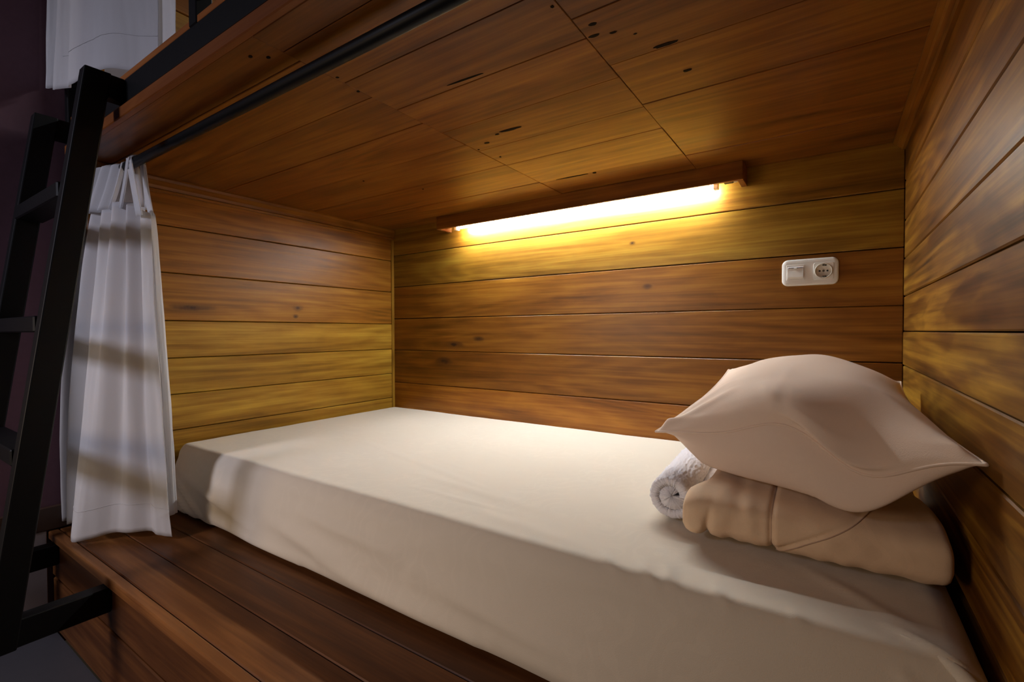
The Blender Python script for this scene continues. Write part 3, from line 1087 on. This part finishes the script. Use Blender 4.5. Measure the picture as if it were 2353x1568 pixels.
# lower curtain, gathered at the left end
cz = 0.945
top = [(-0.010, -1.192, cz), (-0.004, -1.184, cz), (0.000, -1.160, cz + .004), (0.020, -1.182, cz + .006), (0.050, -1.150, cz), (0.085, -1.178, cz - .004), (0.120, -1.146, cz + .004),
       (0.150, -1.172, cz + .01), (0.185, -1.135, cz + .012), (0.215, -1.160, cz - .004), (0.240, -1.128, cz - .008), (0.268, -1.146, cz - .020), (0.296, -1.130, cz - .034)]
bot = [(-0.074, -1.232, 0.030), (-0.060, -1.238, 0.024), (-0.052, -1.205, 0.030), (-0.028, -1.242, 0.022), (0.000, -1.215, 0.030), (0.050, -1.250, 0.012), (0.095, -1.262, 0.006),
       (0.130, -1.225, 0.012), (0.160, -1.185, 0.022), (0.200, -1.160, 0.022), (0.230, -1.128, 0.022), (0.262, -1.122, 0.016), (0.304, -1.098, 0.012)]
cur = tag(empty('curtain', (0.12, RY, RZ)), 'white cotton tab curtain gathered at the left end of the lower bunk', 'curtain')
mid = [((a[0] + b[0]) / 2 - 0.040 * (i / 12) ** 2, (a[1] + b[1]) / 2, 0) for i, (a, b) in enumerate(zip(top, bot))]
mid[:4] = [(-0.085, -1.250, 0), (-0.060, -1.256, 0), (-0.048, -1.228, 0), (-0.020, -1.246, 0)]
rows = curtain('cloth_panel', top, bot, cz, 0.02, CURT, mid=mid)
panel = child(grid_obj('cloth_panel', rows, CURT, None, thick=0.0012), cur)
# bottom hem seam of the panel
hem = [Vector(rows[64][i]) + Vector((0.0002, -0.0012, 0)) for i in range(60, 171, 2)]
tube('hem_seam', hem, 0.0008, CURT, panel, n=5)
# the back edge of the cloth, folded behind and lit by the lamp
bt = [(0.258, -1.120, cz - .03), (0.250, -1.108, cz - .03), (0.235, -1.102, cz - .02), (0.210, -1.106, cz)]
bb_ = [(0.272, -1.092, 0.062), (0.278, -1.080, 0.066), (0.268, -1.072, 0.070), (0.220, -1.085, 0.070)]
rows = curtain('folded_edge', bt, bb_, cz, 0.06, CURT, ncol=40, nrow=50, wob=0.003)
child(grid_obj('folded_edge', rows, CURT, None, thick=0.0012), cur)


def tab(xt, pa, pb, w, fold=0.0025):
    """cloth strap looping over the rod at xt, its ends at pa (front) and pb (back)"""
    rows = []
    path = [Vector(pa), Vector(pa).lerp(Vector((xt, RY - RR - 0.002, RZ - 0.01)), 0.55), Vector((xt, RY - RR - 0.003, RZ - 0.002))]
    for k in range(1, 8):
        a = PI - PI * k / 8
        path.append(Vector((xt, RY + (RR + 0.003) * math.cos(a), RZ + (RR + 0.003) * math.sin(a))))
    path += [Vector((xt, RY + RR + 0.003, RZ - 0.002)), Vector(pb).lerp(Vector((xt, RY + RR + 0.002, RZ - 0.02)), 0.5), Vector(pb)]
    for q in range(41):
        t = q / 40
        p = spline(path, t)
        d = spline(path, min(t + 0.02, 1)) - spline(path, max(t - 0.02, 0))
        side = Vector((1, 0.25 * math.sin(xt * 90), 0))
        row = []
        nk = 8 if w < 0.1 else 26
        drop = min(1.0, abs(t - 0.5) * 3)
        for k in range(nk + 1):
            f = (k / nk - 0.5)
            row.append(p + side * (w * f * (1 - 0.25 * math.sin(PI * t))) + Vector((0, fold * math.cos(f * 19 + 2 * t) * drop - fold * 0.6 * drop, 0.12 * fold * math.sin(f * 30))))
        rows.append(row)
    child(grid_obj('tab', rows, CURT, None, thick=0.0012), cur)


tab(-0.022, (-0.040, -1.178, cz), (-0.02, -1.112, cz), 0.045)
tab(0.085, (0.050, -1.176, cz - .004), (0.10, -1.112, cz), 0.150, 0.010)
tab(0.205, (0.166, -1.158, cz - .006), (0.20, -1.108, cz), 0.032)
tab(0.215, (0.284, -1.152, cz - .042), (0.232, -1.108, cz - .030), 0.028)

# upper curtain beside the corner post
uz = 2.0
top = [(-0.066, -1.236, uz), (-0.02, -1.246, uz), (0.03, -1.230, uz), (0.08, -1.240, uz), (0.11, -1.222, uz), (0.16, -1.238, uz), (0.22, -1.222, uz), (0.30, -1.204, uz), (0.38, -1.180, uz), (0.45, -1.168, uz)]
bot = [(-0.066, -1.248, 1.312), (-0.035, -1.264, 1.288), (-0.01, -1.246, 1.290), (0.04, -1.266, 1.262), (0.09, -1.246, 1.262), (0.15, -1.258, 1.245), (0.24, -1.242, 1.252), (0.32, -1.222, 1.255), (0.39, -1.186, 1.240), (0.46, -1.166, 1.222)]
uc = tag(empty('curtain', (0.2, -1.25, uz)), 'white curtain hanging at the upper bunk above the ladder', 'curtain')
URY, URZ = -1.215, 2.02
rows = curtain('cloth_panel', top, bot, uz, 1.28, CURT, ncol=150, nrow=50, wob=0.004)
panel = child(grid_obj('cloth_panel', rows, CURT, None, thick=0.0012), uc)
seam = [Vector(rows[44][i]) + Vector((0, -0.0012, 0)) for i in range(60, 151, 2)]
tube('hem_seam', seam, 0.0008, CURT, panel, n=5)
bt = [(0.20, -1.195, uz), (0.32, -1.172, uz), (0.44, -1.160, uz), (0.52, -1.158, uz)]
bb_ = [(0.22, -1.205, 1.228), (0.34, -1.176, 1.222), (0.46, -1.158, 1.220), (0.53, -1.156, 1.220)]
rows = curtain('folded_edge', bt, bb_, uz, 1.22, CURT, ncol=50, nrow=50, wob=0.003)
child(grid_obj('folded_edge', rows, CURT, None, thick=0.0012), uc)
ur = tag(empty('curtain_rod', (0.9, URY, URZ)), 'black rod carrying the upper curtain', 'rod')
child(tube('rod_bar', [(-0.089, URY, URZ), (0.5, URY, URZ), (1.999, URY, URZ)], 0.0125, RODM, None, n=14), ur)
